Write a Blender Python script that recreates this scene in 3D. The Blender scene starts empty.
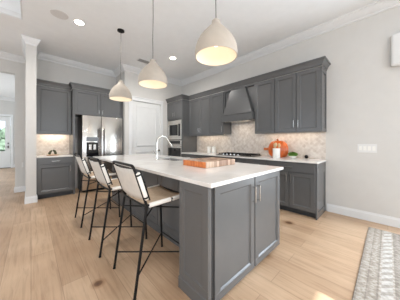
import bpy, bmesh, math, random
from mathutils import Vector, Matrix
random.seed(7)
PI = math.pi
S = bpy.context.scene
C = S.collection

def lin(c):
    return tuple(((v/255)/12.92 if v/255 <= .04045 else ((v/255+.055)/1.055)**2.4) for v in c)

# ---------------------------------------------------------------- camera
cam_d = bpy.data.cameras.new('camera'); cam = bpy.data.objects.new('camera', cam_d); C.objects.link(cam)
cam.location = (0, 0, 1.22)
cam.rotation_euler = (PI/2, 0, -math.atan2(.688033, .725679))
cam_d.sensor_width = 36; cam_d.sensor_fit = 'HORIZONTAL'
cam_d.lens = 178.247/400*36
cam_d.shift_y = -8/400
cam_d.clip_start = .02
S.camera = cam
# ---------------------------------------------------------------- world
w = bpy.data.worlds.new('world'); S.world = w; w.use_nodes = True
nt = w.node_tree; bg = nt.nodes['Background']
bg.inputs['Color'].default_value = (.78, .88, 1, 1); bg.inputs['Strength'].default_value = 1.3
# ---------------------------------------------------------------- sun
sd = bpy.data.lights.new('sun', 'SUN'); sun = bpy.data.objects.new('sun', sd); C.objects.link(sun)
sd.energy = 8; sd.angle = .01; sd.color = (.97, .98, 1)
SUN_E = math.atan2(2.38, 3.32+.36)
sun.rotation_euler = (PI/2 - SUN_E, 0, 0)          # shines towards +Y and down
sun.location = (0, -6, 6)
# ---------------------------------------------------------------- daylight at the windows, lamps
def area(name, loc, rot, sx, sy, power, col=(1, 1, 1), spread=PI):
    d = bpy.data.lights.new(name, 'AREA'); d.shape = 'RECTANGLE'; d.size = sx; d.size_y = sy
    d.energy = power; d.color = col; d.spread = spread
    o = bpy.data.objects.new(name, d); C.objects.link(o); o.location = loc; o.rotation_euler = rot
    return o
DAY = (.80, .90, 1)
area('window_daylight', (.30, -3.12, 1.45), (PI/2, 0, 0), 2.7, 1.9, 26, DAY)
area('window_daylight', (-3.4, -3.12, 1.45), (PI/2, 0, 0), 1.5, 1.9, 34, DAY)          # unseen window added behind the camera for more light, facing +Y
area('window_daylight', (-4.42, -.6, 1.45), (PI/2, 0, -PI/2), 3.6, 2.1, 14, DAY)
area('window_daylight', (3.74, -1.35, 1.40), (PI/2, 0, PI/2), 2.0, 2.0, 92, DAY)       # window in the right wall, facing -X       # left side of the living room, facing +X
area('window_daylight', (-4.42, 3.3, 1.45), (PI/2, 0, -PI/2), 2.6, 2.1, 12, DAY)
area('window_daylight', (-3.9, 9.4, 1.5), (PI/2, 0, -PI/2), 2.4, 1.9, 70, DAY)         # unseen side window added to light the hallway
S.view_settings.view_transform = 'Standard'; S.view_settings.look = 'None'
S.view_settings.gamma = 1; S.view_settings.use_curve_mapping = False
S.view_settings.exposure = 0.63

# ================================================================ materials
def mat(name, rgb, rough=.5, metal=0., noise=0., nscale=8., bump=0., bscale=60., spec=.5, emit=None, estr=0., coat=0.):
    m = bpy.data.materials.new(name); m.use_nodes = True
    t = m.node_tree; b = t.nodes['Principled BSDF']
    c = lin(rgb)
    b.inputs['Base Color'].default_value = (*c, 1)
    b.inputs['Roughness'].default_value = rough; b.inputs['Metallic'].default_value = metal
    b.inputs['Specular IOR Level'].default_value = spec
    b.inputs['Coat Weight'].default_value = coat
    tc = t.nodes.new('ShaderNodeTexCoord')
    n = t.nodes.new('ShaderNodeTexNoise'); n.inputs['Scale'].default_value = nscale; n.inputs['Detail'].default_value = 4
    t.links.new(tc.outputs['Object'], n.inputs['Vector'])
    r = t.nodes.new('ShaderNodeValToRGB')
    k = max(noise, .015)
    r.color_ramp.elements[0].position = .3; r.color_ramp.elements[1].position = .7
    r.color_ramp.elements[0].color = (*[v*(1-k) for v in c], 1); r.color_ramp.elements[1].color = (*[min(1, v*(1+k)) for v in c], 1)
    t.links.new(n.outputs['Fac'], r.inputs['Fac']); t.links.new(r.outputs['Color'], b.inputs['Base Color'])
    if bump:
        n2 = t.nodes.new('ShaderNodeTexNoise'); n2.inputs['Scale'].default_value = bscale; n2.inputs['Detail'].default_value = 3
        t.links.new(tc.outputs['Object'], n2.inputs['Vector'])
        bp = t.nodes.new('ShaderNodeBump'); bp.inputs['Strength'].default_value = bump; bp.inputs['Distance'].default_value = .003
        t.links.new(n2.outputs['Fac'], bp.inputs['Height']); t.links.new(bp.outputs['Normal'], b.inputs['Normal'])
    if emit:
        b.inputs['Emission Color'].default_value = (*lin(emit), 1); b.inputs['Emission Strength'].default_value = estr
    return m

M = {}
M['wall'] = mat('wall_paint', (207, 204, 199), .75, noise=.01, bump=.05)
M['ceil'] = mat('ceiling_paint', (238, 239, 239), .85, bump=.05)
M['trim'] = mat('white_trim_paint', (224, 224, 223), .45)
M['door'] = mat('white_door_paint', (222, 222, 220), .45)
M['cab'] = mat('grey_cabinet_paint', (93, 93, 93), .27, noise=.02)
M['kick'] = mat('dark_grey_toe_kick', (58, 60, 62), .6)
M['steel'] = mat('brushed_stainless_steel', (206, 202, 196), .22, 1., noise=.03)
M['steeldk'] = mat('dark_steel', (90, 86, 82), .3, 1.)
M['chrome'] = mat('polished_nickel', (196, 196, 194), .22, 1.)
M['nickel'] = mat('brushed_nickel_faucet', (208, 204, 196), .25, 1.)
M['fridge_handle'] = mat('dark_bronze_grey_metal', (84, 74, 70), .4, .6)
M['black'] = mat('black_metal', (11, 10, 10), .55, 0., spec=.3)
M['blackgl'] = mat('black_glass', (20, 20, 22), .08)
M['darkgap'] = mat('dark_cavity', (24, 24, 24), .8)
M['canvas'] = mat('off_white_canvas', (205, 199, 190), .9, noise=.04, nscale=20, bump=.3, bscale=300)
M['canvasw'] = mat('white_canvas_sleeve', (236, 232, 225), .85, noise=.02, bump=.2, bscale=300)
M['seat'] = mat('tan_woven_canvas_seat', (190, 168, 144), .9, noise=.08, nscale=30, bump=.4, bscale=260)
M['plaster'] = mat('cream_plaster_shade', (180, 170, 157), .85, noise=.04, nscale=14, bump=.35, bscale=35)
M['shade_in'] = mat('cream_inner_shade', (222, 212, 196), .8)
M['bulb'] = mat('warm_glowing_bulb', (255, 236, 205), .5, emit=(255, 236, 205), estr=1.0)
M['canlens'] = mat('glowing_downlight_lens', (255, 250, 240), .5, emit=(255, 244, 226), estr=14)
M['strip'] = mat('glowing_light_strip', (255, 240, 215), .5, emit=(255, 225, 180), estr=.8)
M['grille'] = mat('grey_speaker_grille', (214, 211, 208), .8, noise=.1, nscale=400)
M['slat'] = mat('grey_vent_slats', (150, 148, 145), .6)
M['plate'] = mat('white_plastic', (222, 221, 218), .4)
M['pump'] = mat('orange_glazed_pumpkin', (208, 98, 32), .3, noise=.4, nscale=7, coat=.5)
M['stem'] = mat('brown_pumpkin_stem', (150, 78, 34), .6, noise=.2)
M['ceramic'] = mat('white_ceramic', (236, 234, 228), .3)
M['spoon'] = mat('pale_wooden_spoons', (214, 182, 140), .6, noise=.1)
M['green'] = mat('green_leaves', (88, 128, 42), .6, noise=.25, nscale=40)
M['dkgreen'] = mat('dark_olive_leaves', (62, 66, 34), .6, noise=.25, nscale=60)
M['paddle'] = mat('orange_brown_wood', (196, 112, 60), .5, noise=.15, nscale=12)
M['tray'] = mat('pale_wooden_tray', (176, 140, 104), .6, noise=.1)
M['hedge'] = mat('hedge_leaves', (106, 122, 104), .8, noise=.4, nscale=6)
M['lawn'] = mat('outdoor_ground', (150, 170, 120), .9, noise=.2)
M['threshold'] = mat('dark_threshold', (92, 74, 60), .5)

def newmat(name):
    m = bpy.data.materials.new(name); m.use_nodes = True
    t = m.node_tree
    return m, t, t.nodes['Principled BSDF']
def N(t, kind, **kw):
    n = t.nodes.new(kind)
    for k, v in kw.items():
        if k in n.inputs: n.inputs[k].default_value = v
        else: setattr(n, k, v)
    return n
def ramp(t, stops, interp='LINEAR'):
    r = t.nodes.new('ShaderNodeValToRGB'); r.color_ramp.interpolation = interp
    while len(r.color_ramp.elements) < len(stops): r.color_ramp.elements.new(.5)
    for e, (p, c) in zip(r.color_ramp.elements, stops):
        e.position = p; e.color = (*lin(c), 1)
    return r
def mix(t, fac, a, b, kind='MIX'):
    n = t.nodes.new('ShaderNodeMix'); n.data_type = 'RGBA'; n.blend_type = kind
    for src, i in ((fac, 0), (a, 6), (b, 7)):
        if isinstance(src, (int, float)): n.inputs[i].default_value = src
        elif isinstance(src, tuple): n.inputs[i].default_value = (*lin(src), 1)
        else: t.links.new(src, n.inputs[i])
    return n.outputs[2]

# oak floor: planks run along Y
m, t, b = newmat('light_oak_planks'); M['floor'] = m
tc = N(t, 'ShaderNodeTexCoord')
mp = N(t, 'ShaderNodeMapping'); mp.inputs['Rotation'].default_value = (0, 0, PI/2)
t.links.new(tc.outputs['Object'], mp.inputs['Vector'])
br = N(t, 'ShaderNodeTexBrick', offset=.37, offset_frequency=2, squash=1)
br.inputs['Scale'].default_value = 1; br.inputs['Brick Width'].default_value = 1.9; br.inputs['Row Height'].default_value = .19
br.inputs['Mortar Size'].default_value = .0022; br.inputs['Mortar Smooth'].default_value = .3
br.inputs['Color1'].default_value = (*lin((217, 188, 158)), 1); br.inputs['Color2'].default_value = (*lin((200, 169, 139)), 1)
br.inputs['Mortar'].default_value = (*lin((176, 148, 122)), 1)
t.links.new(mp.outputs['Vector'], br.inputs['Vector'])
mp2 = N(t, 'ShaderNodeMapping'); mp2.inputs['Scale'].default_value = (14, .9, 1)
t.links.new(tc.outputs['Object'], mp2.inputs['Vector'])
gr = N(t, 'ShaderNodeTexNoise', Scale=2.2, Detail=6, Roughness=.65, Distortion=.6)
t.links.new(mp2.outputs['Vector'], gr.inputs['Vector'])
rg = ramp(t, [(.25, (196, 186, 178)), (.5, (240, 238, 236)), (.8, (255, 255, 255))])
t.links.new(gr.outputs['Fac'], rg.inputs['Fac'])
col = mix(t, .75, br.outputs['Color'], rg.outputs['Color'], 'MULTIPLY')
cl = N(t, 'ShaderNodeTexNoise', Scale=1.6, Detail=3)
t.links.new(tc.outputs['Object'], cl.inputs['Vector'])
rc = ramp(t, [(.35, (228, 220, 212)), (.65, (255, 255, 255))]); t.links.new(cl.outputs['Fac'], rc.inputs['Fac'])
col = mix(t, .8, col, rc.outputs['Color'], 'MULTIPLY')
mpk = N(t, 'ShaderNodeMapping'); mpk.inputs['Scale'].default_value = (1.5, .8, 1)
t.links.new(tc.outputs['Object'], mpk.inputs['Vector'])
vo = N(t, 'ShaderNodeTexVoronoi', Scale=1.05); t.links.new(mpk.outputs['Vector'], vo.inputs['Vector'])
rk = ramp(t, [(.0, (112, 84, 62)), (.03, (150, 120, 94)), (.075, (232, 224, 216)), (.11, (255, 255, 255))])
t.links.new(vo.outputs['Distance'], rk.inputs['Fac'])
col = mix(t, .9, col, rk.outputs['Color'], 'MULTIPLY')
for (kx, ky, kr) in ((.42, 1.72, .035), (2.83, 1.03, .05)):       # the two big knots seen in the photo
    d = N(t, 'ShaderNodeVectorMath', operation='DISTANCE'); t.links.new(tc.outputs['Object'], d.inputs[0]); d.inputs[1].default_value = (kx, ky, 0)
    ad = N(t, 'ShaderNodeMath', operation='DIVIDE'); t.links.new(d.outputs['Value'], ad.inputs[0]); ad.inputs[1].default_value = kr*2
    rr = ramp(t, [(.0, (100, 76, 58)), (.35, (140, 112, 88)), (.6, (226, 216, 206)), (1., (255, 255, 255))]); t.links.new(ad.outputs[0], rr.inputs['Fac'])
    col = mix(t, .9, col, rr.outputs['Color'], 'MULTIPLY')
t.links.new(col, b.inputs['Base Color']); b.inputs['Roughness'].default_value = .42
bp = N(t, 'ShaderNodeBump', Strength=.12, Distance=.003); t.links.new(gr.outputs['Fac'], bp.inputs['Height']); t.links.new(bp.outputs['Normal'], b.inputs['Normal'])

# quartz
m, t, b = newmat('white_quartz'); M['quartz'] = m
tc = N(t, 'ShaderNodeTexCoord')
n = N(t, 'ShaderNodeTexNoise', Scale=2.5, Detail=8, Roughness=.6, Distortion=1.2); t.links.new(tc.outputs['Object'], n.inputs['Vector'])
r = ramp(t, [(.3, (214, 209, 203)), (.5, (226, 222, 217)), (.7, (231, 228, 224))]); t.links.new(n.outputs['Fac'], r.inputs['Fac'])
t.links.new(r.outputs['Color'], b.inputs['Base Color']); b.inputs['Roughness'].default_value = .16

# backsplash tile: diamond mosaic; built for walls along X or Y with a diagonal mapping
def tile(name, axis):
    m, t, b = newmat(name)
    tc = N(t, 'ShaderNodeTexCoord'); sp = N(t, 'ShaderNodeSeparateXYZ'); cb = N(t, 'ShaderNodeCombineXYZ')
    t.links.new(tc.outputs['Object'], sp.inputs[0]); t.links.new(sp.outputs[axis], cb.inputs[0]); t.links.new(sp.outputs[2], cb.inputs[1])
    mp = N(t, 'ShaderNodeMapping'); mp.inputs['Rotation'].default_value = (0, 0, PI/4); t.links.new(cb.outputs[0], mp.inputs['Vector'])
    br = N(t, 'ShaderNodeTexBrick', offset=0.); br.inputs['Scale'].default_value = 1
    br.inputs['Brick Width'].default_value = .06; br.inputs['Row Height'].default_value = .06; br.inputs['Mortar Size'].default_value = .003
    br.inputs['Color1'].default_value = (*lin((228, 221, 213)), 1); br.inputs['Color2'].default_value = (*lin((210, 200, 190)), 1)
    br.inputs['Mortar'].default_value = (*lin((228, 221, 213)), 1)
    t.links.new(mp.outputs['Vector'], br.inputs['Vector'])
    n = N(t, 'ShaderNodeTexNoise', Scale=18, Detail=4); t.links.new(tc.outputs['Object'], n.inputs['Vector'])
    r = ramp(t, [(.3, (220, 212, 206)), (.7, (255, 255, 255))]); t.links.new(n.outputs['Fac'], r.inputs['Fac'])
    c = mix(t, .7, br.outputs['Color'], r.outputs['Color'], 'MULTIPLY')
    t.links.new(c, b.inputs['Base Color']); b.inputs['Roughness'].default_value = .3
    return m
M['tileY'] = tile('beige_mosaic_tile_range', 1); M['tileX'] = tile('beige_mosaic_tile_corner', 0)

# butcher block: stripes of light and dark wood across the block
m, t, b = newmat('striped_butcher_block'); M['butcher'] = m
tc = N(t, 'ShaderNodeTexCoord')
br = N(t, 'ShaderNodeTexBrick', offset=.5); br.inputs['Scale'].default_value = 1
br.inputs['Brick Width'].default_value = .042; br.inputs['Row Height'].default_value = .05; br.inputs['Mortar Size'].default_value = .0015
br.inputs['Color1'].default_value = (*lin((210, 182, 156)), 1); br.inputs['Color2'].default_value = (*lin((122, 82, 60)), 1)
br.inputs['Mortar'].default_value = (*lin((140, 92, 64)), 1)
mpb = N(t, 'ShaderNodeMapping'); mpb.inputs['Location'].default_value = (.01, .02, 0); t.links.new(tc.outputs['Object'], mpb.inputs['Vector']); t.links.new(mpb.outputs[0], br.inputs['Vector'])
t.links.new(br.outputs['Color'], b.inputs['Base Color']); b.inputs['Roughness'].default_value = .45
m, t, b = newmat('orange_end_wood'); M['orangewood'] = m
tc = N(t, 'ShaderNodeTexCoord'); mp = N(t, 'ShaderNodeMapping'); mp.inputs['Scale'].default_value = (1, 12, 3); t.links.new(tc.outputs['Object'], mp.inputs['Vector'])
n = N(t, 'ShaderNodeTexNoise', Scale=3, Detail=5); t.links.new(mp.outputs['Vector'], n.inputs['Vector'])
r = ramp(t, [(.35, (190, 96, 40)), (.6, (216, 126, 62))]); t.links.new(n.outputs['Fac'], r.inputs['Fac'])
t.links.new(r.outputs['Color'], b.inputs['Base Color']); b.inputs['Roughness'].default_value = .45

# rug: bands that run along X, with worn motifs
m, t, b = newmat('woven_patterned_rug'); M['rug'] = m
tc = N(t, 'ShaderNodeTexCoord'); sp = N(t, 'ShaderNodeSeparateXYZ'); t.links.new(tc.outputs['Object'], sp.inputs[0])
# v = distance in from the long edge (object origin sits on that edge; rug extends to -Y)
ng = N(t, 'ShaderNodeMath', operation='MULTIPLY'); ng.inputs[1].default_value = -1; t.links.new(sp.outputs[1], ng.inputs[0])
A_, B_ = (182, 174, 164), (166, 158, 149)
bands = [(0, B_), (.012, A_), (.062, B_), (.070, A_), (.125, B_), (.135, (190, 183, 174)), (.150, A_), (.215, (190, 183, 174)), (.230, B_), (.50, A_), (.55, B_)]
r = ramp(t, bands, 'CONSTANT'); t.links.new(ng.outputs[0], r.inputs['Fac'])
def band_mask(v0, v1):
    k = ramp(t, [(0, (0, 0, 0)), (v0, (255, 255, 255)), (v1, (0, 0, 0))], 'CONSTANT'); t.links.new(ng.outputs[0], k.inputs['Fac']); return k.outputs['Color']
# rows of small diamonds
mpv = N(t, 'ShaderNodeMapping'); mpv.inputs['Scale'].default_value = (1, 1, 0); t.links.new(tc.outputs['Object'], mpv.inputs['Vector'])
vo = N(t, 'ShaderNodeTexVoronoi', Scale=18, distance='MANHATTAN'); vo.feature = 'F1'; vo.inputs['Randomness'].default_value = .35
t.links.new(mpv.outputs[0], vo.inputs['Vector'])
r2 = ramp(t, [(.0, (205, 198, 190)), (.22, (214, 208, 202)), (.30, (255, 255, 255)), (.62, (250, 248, 245)), (.75, (214, 208, 202))]); t.links.new(vo.outputs['Distance'], r2.inputs['Fac'])
c = mix(t, .75, r.outputs['Color'], r2.outputs['Color'], 'MULTIPLY')
# ladder band
wv = N(t, 'ShaderNodeTexWave', Scale=6., wave_type='BANDS', bands_direction='DIAGONAL', wave_profile='TRI'); t.links.new(mpv.outputs[0], wv.inputs['Vector'])
r4 = ramp(t, [(.35, (168, 161, 153)), (.60, (198, 193, 186))]); t.links.new(wv.outputs['Fac'], r4.inputs['Fac'])
c = mix(t, band_mask(.150, .215), c, r4.outputs['Color'])
n = N(t, 'ShaderNodeTexNoise', Scale=45, Detail=5); t.links.new(tc.outputs['Object'], n.inputs['Vector'])
r3 = ramp(t, [(.35, (216, 212, 208)), (.6, (255, 255, 255))]); t.links.new(n.outputs['Fac'], r3.inputs['Fac'])
c = mix(t, .8, c, r3.outputs['Color'], 'MULTIPLY')
t.links.new(c, b.inputs['Base Color']); b.inputs['Roughness'].default_value = .95
bp = N(t, 'ShaderNodeBump', Strength=.4, Distance=.004); t.links.new(n.outputs['Fac'], bp.inputs['Height']); t.links.new(bp.outputs['Normal'], b.inputs['Normal'])

# clear glass
m, t, b = newmat('window_glass'); M['glass'] = m
b.inputs['Base Color'].default_value = (.95, .98, .97, 1); b.inputs['Roughness'].default_value = .02; b.inputs['Transmission Weight'].default_value = 1; b.inputs['IOR'].default_value = 1.05

# ================================================================ mesh helpers
def box(bm, x0, x1, y0, y1, z0, z1, bev=0., seg=1):
    x0, x1 = min(x0, x1), max(x0, x1); y0, y1 = min(y0, y1), max(y0, y1); z0, z1 = min(z0, z1), max(z0, z1)
    r = bmesh.ops.create_cube(bm, size=1)
    vs = r['verts']
    for v in vs:
        v.co = Vector(((x0+x1)/2 + v.co.x*(x1-x0), (y0+y1)/2 + v.co.y*(y1-y0), (z0+z1)/2 + v.co.z*(z1-z0)))
    if bev:
        es = list({e for v in vs for e in v.link_edges})
        bmesh.ops.bevel(bm, geom=es, offset=min(bev, .45*min(x1-x0, y1-y0, z1-z0)), segments=seg, affect='EDGES', profile=.5)
def tube(bm, pts, r, n=8, cap=True, closed=False):
    """a round bar through the points; r is a number or one radius per point"""
    P = [Vector(p) for p in pts]; L = len(P)
    R = r if isinstance(r, (list, tuple)) else [r]*L
    rings = []
    prev = None
    for i, p in enumerate(P):
        if closed: a, c = P[(i-1) % L], P[(i+1) % L]
        else: a, c = P[max(i-1, 0)], P[min(i+1, L-1)]
        d = (c-a).normalized()
        if prev is None:
            u = d.orthogonal().normalized()
        else:
            u = (prev - d*prev.dot(d)).normalized()
        prev = u; v = d.cross(u)
        rings.append([bm.verts.new(p + (u*math.cos(2*PI*k/n) + v*math.sin(2*PI*k/n))*R[i]) for k in range(n)])
    for i in range(L if closed else L-1):
        A, B = rings[i], rings[(i+1) % L]
        for k in range(n): bm.faces.new((A[k], A[(k+1) % n], B[(k+1) % n], B[k]))
    if cap and not closed:
        bm.faces.new(rings[0][::-1]); bm.faces.new(rings[-1])
def arc(c, u, v, r, a0, a1, n):
    c, u, v = Vector(c), Vector(u), Vector(v)
    return [c + u*r*math.cos(a0+(a1-a0)*i/n) + v*r*math.sin(a0+(a1-a0)*i/n) for i in range(n+1)]
def lathe(bm, prof, cx=0, cy=0, n=32, z0=0., lobes=0, lob=0.):
    """prof: list of (r,z); r=0 at an end closes it"""
    rings = []
    for (r, z) in prof:
        if r <= 1e-6: rings.append([bm.verts.new((cx, cy, z0+z))])
        else:
            rings.append([bm.verts.new((cx+r*(1-lob*abs(math.sin(lobes*PI*k/n)) if lobes else 1)*math.cos(2*PI*k/n) if not lobes else cx+r*(1-lob+lob*abs(math.sin(lobes*PI*k/n)))*math.cos(2*PI*k/n),
                                        cy+(r if not lobes else r*(1-lob+lob*abs(math.sin(lobes*PI*k/n))))*math.sin(2*PI*k/n), z0+z)) for k in range(n)])
    for A, B in zip(rings, rings[1:]):
        if len(A) == 1 and len(B) == 1: continue
        for k in range(n):
            k2 = (k+1) % n
            if len(A) == 1: bm.faces.new((A[0], B[k2], B[k]))
            elif len(B) == 1: bm.faces.new((A[k], A[k2], B[0]))
            else: bm.faces.new((A[k], A[k2], B[k2], B[k]))
def prism(bm, poly, axis, a0, a1):
    """poly in the two other axes (cyclic order), extruded along axis 'x','y' or 'z'"""
    def P(p, a):
        if axis == 'x': return (a, p[0], p[1])
        if axis == 'y': return (p[0], a, p[1])
        return (p[0], p[1], a)
    A = [bm.verts.new(P(p, a0)) for p in poly]; B = [bm.verts.new(P(p, a1)) for p in poly]
    n = len(poly)
    for k in range(n): bm.faces.new((A[k], A[(k+1) % n], B[(k+1) % n], B[k]))
    bm.faces.new(A[::-1]); bm.faces.new(B)
def obj(name, bm, m, parent=None, smooth=False, label=None):
    bmesh.ops.recalc_face_normals(bm, faces=bm.faces)
    if parent is not None and parent.get('_org'): pass
    me = bpy.data.meshes.new(name); bm.to_mesh(me); bm.free()
    for mm in (m if isinstance(m, (list, tuple)) else [m]): me.materials.append(mm)
    if smooth:
        for p in me.polygons: p.use_smooth = True
        try: me.set_sharp_from_angle(angle=math.radians(40))
        except Exception: pass
    o = bpy.data.objects.new(name, me); C.objects.link(o)
    if parent: o.parent = parent
    if label: o['label'] = label
    return o
def thing(name, label, cat, loc=(0, 0, 0), rotz=0, group=None):
    o = bpy.data.objects.new(name, None); C.objects.link(o)
    o.empty_display_size = .1
    o.location = loc; o.rotation_euler = (0, 0, rotz); o['label'] = label; o['category'] = cat
    if group: o['group'] = group
    return o
def tag(o, label, cat, group=None):
    o['label'] = label; o['category'] = cat
    if group: o['group'] = group
    return o
def struct(name, bm, m, smooth=False):
    o = obj(name, bm, m, None, smooth); o['kind'] = 'structure'; return o
def dup(root, loc, rotz=0, label=None, group=None):
    r = root.copy(); C.objects.link(r); r.location = loc; r.rotation_euler = (0, 0, rotz)
    if label: r['label'] = label
    if group: r['group'] = group
    for ch in list(root.children):
        c = ch.copy(); C.objects.link(c); c.parent = r
        for g in list(ch.children):
            d = g.copy(); C.objects.link(d); d.parent = c
    return r
def BM(): return bmesh.new()

# ================================================================ room shell
WX, WY, PY, CZ = 3.80, 5.62, 4.93, 3.29      # range wall, fridge wall, pantry wall, ceiling
bm = BM(); box(bm, -4.6, 4.1, -3.4, 12.6, -.1, 0); struct('floor', bm, M['floor'])
# ceiling with the raised tray over the living room
TX0, TX1, TY0, TY1 = -4.0, -.10, -.6, 4.27
bm = BM()
for (a, b_, c, d) in ((-4.6, TX0, -3.4, 12.6), (TX1, 4.1, -3.4, 12.6), (TX0, TX1, -3.4, TY0), (TX0, TX1, TY1, 12.6)):
    box(bm, a, b_, c, d, CZ, CZ+.12)
box(bm, TX0-.1, TX1+.1, TY0-.1, TY1+.1, CZ+.50, CZ+.6)
for (a, b_, c, d) in ((TX0-.1, TX0, TY0-.1, TY1+.1), (TX1, TX1+.1, TY0-.1, TY1+.1), (TX0-.1, TX1+.1, TY0-.1, TY0), (TX0-.1, TX1+.1, TY1, TY1+.1)):
    box(bm, a, b_, c, d, CZ+.12, CZ+.52)
struct('ceiling', bm, M['ceil'])
# moulding around the tray's inner foot
bm = BM()
for (a, b_, c, d) in ((TX0, TX1, TY1-.02, TY1), (TX0, TX1, TY0, TY0+.02), (TX0, TX0+.02, TY0, TY1), (TX1-.02, TX1, TY0, TY1)):
    box(bm, a, b_, c, d, CZ+.004, CZ+.09, .004)
struct('trim_1', bm, M['trim'])
# walls
bm = BM(); box(bm, WX, WX+.15, -.35, PY+.15, 0, CZ); box(bm, WX, WX+.15, -3.4, -2.35, 0, CZ); box(bm, WX, WX+.15, -2.35, -.35, 0, .4); box(bm, WX, WX+.15, -2.35, -.35, 2.4, CZ); struct('wall_right', bm, M['wall'])
bm = BM(); box(bm, .08, 1.97, WY, WY+.12, 0, CZ)
struct('wall_back', bm, M['wall'])
# pantry closet: front wall with a door opening, and its left return
DX0, DX1, DZ = 2.06, 2.955, 2.39
bm = BM()
box(bm, 1.85, DX0, PY, PY+.12, 0, CZ); box(bm, DX1, WX, PY, PY+.12, 0, CZ); box(bm, DX0, DX1, PY, PY+.12, DZ, CZ)
box(bm, 1.86, 1.97, PY+.12, WY, 0, CZ)
struct('wall_pantry', bm, M['wall'])
bm = BM(); box(bm, -.077, .08, 4.91, 6.3, 0, CZ); struct('wall_left', bm, M['wall'])
# hall opening wall
HX = -.28
bm = BM()
box(bm, HX, -.077, 6.18, 6.3, 0, CZ); box(bm, -4.6, -2.3, 6.18, 6.3, 0, CZ); box(bm, -2.3, HX, 6.18, 6.3, 2.86, CZ)
struct('wall_hall_opening', bm, M['wall'])
# hallway beyond: right side, far wall with the front door opening, left side with an added, unseen window
bm = BM(); box(bm, HX+.0, HX+.15, 6.3, 12.3, 0, CZ); struct('wall_hall_right', bm, M['wall'])
FX0, FX1, FZ = -1.62, -.70, 2.42
bm = BM()
box(bm, -4.6, FX0, 12.3, 12.45, 0, CZ); box(bm, FX1, HX+.15, 12.3, 12.45, 0, CZ); box(bm, FX0, FX1, 12.3, 12.45, FZ, CZ)
struct('wall_hall_far', bm, M['wall'])
bm = BM()
box(bm, -4.15, -4.0, 6.3, 8.2, 0, CZ); box(bm, -4.15, -4.0, 10.6, 12.3, 0, CZ); box(bm, -4.15, -4.0, 8.2, 10.6, 0, .55); box(bm, -4.15, -4.0, 8.2, 10.6, 2.45, CZ)
struct('wall_hall_left', bm, M['wall'])
# living side walls with window openings
def wall_x(name, X, th, y0, y1, wins):
    bm = BM(); y = y0
    for (a, b_, z0, z1) in wins:
        box(bm, X, X+th, y, a, 0, CZ); box(bm, X, X+th, a, b_, 0, z0); box(bm, X, X+th, a, b_, z1, CZ); y = b_
    box(bm, X, X+th, y, y1, 0, CZ); struct(name, bm, M['wall'])
def wall_y(name, Y, th, x0, x1, wins):
    bm = BM(); x = x0
    for (a, b_, z0, z1) in wins:
        box(bm, x, a, Y, Y+th, 0, CZ); box(bm, a, b_, Y, Y+th, 0, z0); box(bm, a, b_, Y, Y+th, z1, CZ); x = b_
    box(bm, x, x1, Y, Y+th, 0, CZ); struct(name, bm, M['wall'])
wall_x('wall_living', -4.6, .12, -3.4, 6.3, [(-2.4, 1.2, .4, 2.5), (2.0, 4.6, .4, 2.5)])
wall_y('wall_rear', -3.32, .12, -4.48, 3.8, [(-4.2, -2.6, .4, 2.4), (-1.0, 1.72, .4, 2.40)])  # the left-hand opening is added to let more light in

# crown moulding profile (d = out from wall, z)
def crown_poly(s, drop=.135, out=.11):
    return [(0, 0), (out, 0), (out, -.022), (out*.86, -.03), (out*.72, -.055), (out*.42, -.088), (out*.2, -.105), (out*.2, -drop+.012), (.006, -drop), (0, -drop)]
def crown(path, closed=False, z=CZ, m=None, drop=.135, out=.11):
    """path: 2D points; the moulding sits to the right of the direction of travel. Mitred."""
    bm = BM(); prof = crown_poly(1, drop, out)
    P = [Vector(p) for p in path]; n = len(P); rings = []
    for i, p in enumerate(P):
        ds = []
        if i > 0: ds.append((P[i]-P[i-1]).normalized())
        if i < n-1: ds.append((P[i+1]-P[i]).normalized())
        ns = [Vector((d.y, -d.x)) for d in ds]
        if len(ns) == 2:
            k = (ns[0]+ns[1]); k = k/ (1+ns[0].dot(ns[1]))
        else: k = ns[0]
        rings.append([bm.verts.new((p.x+k.x*d, p.y+k.y*d, z+zz)) for d, zz in prof])
    for A, B in zip(rings, rings[1:]):
        for q in range(len(prof)): bm.faces.new((A[q], A[(q+1) % len(prof)], B[(q+1) % len(prof)], B[q]))
    bm.faces.new(rings[0]); bm.faces.new(rings[-1])
    return bm
# kitchen crown: round the end of the left wall, along the fridge wall, round the pantry, down the range wall
struct('trim_2', crown([(.08, WY), (1.85, WY), (1.85, PY), (WX, PY), (WX, -3.2)]), M['trim'])
struct('trim_9', crown([(-.077, 6.18), (-.077, 4.91), (.08, 4.91), (.08, WY)], out=.062), M['trim'])
struct('trim_3', crown([(-4.48, 6.18), (-.077, 6.18)]), M['trim'])
struct('trim_4', crown([(-4.0, 12.3), (HX, 12.3), (HX, 6.3)]), M['trim'])
def baseb(name, path, h=.135, th=.016):
    bm = BM(); P = [Vector(p) for p in path]; n = len(P); rings = []
    prof = [(0, 0), (th, 0), (th, h-.03), (th*.55, h-.012), (th*.5, h), (0, h)]
    for i, p in enumerate(P):
        ds = []
        if i > 0: ds.append((P[i]-P[i-1]).normalized())
        if i < n-1: ds.append((P[i+1]-P[i]).normalized())
        ns = [Vector((d.y, -d.x)) for d in ds]
        k = (ns[0]+ns[1])/(1+ns[0].dot(ns[1])) if len(ns) == 2 else ns[0]
        rings.append([bm.verts.new((p.x+k.x*d, p.y+k.y*d, zz)) for d, zz in prof])
    for A, B in zip(rings, rings[1:]):
        for q in range(len(prof)): bm.faces.new((A[q], A[(q+1) % len(prof)], B[(q+1) % len(prof)], B[q]))
    bm.faces.new(rings[0]); bm.faces.new(rings[-1])
    struct(name, bm, M['trim'])
baseb('baseboard_right', [(WX, .74), (WX, -3.2)])
baseb('baseboard_left', [(HX, 6.3), (HX, 6.18), (-.077, 6.18), (-.077, 4.91), (.08, 4.91), (.08, 5.04)])
baseb('baseboard_pantry', [(3.045, PY), (3.19, PY)])
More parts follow.
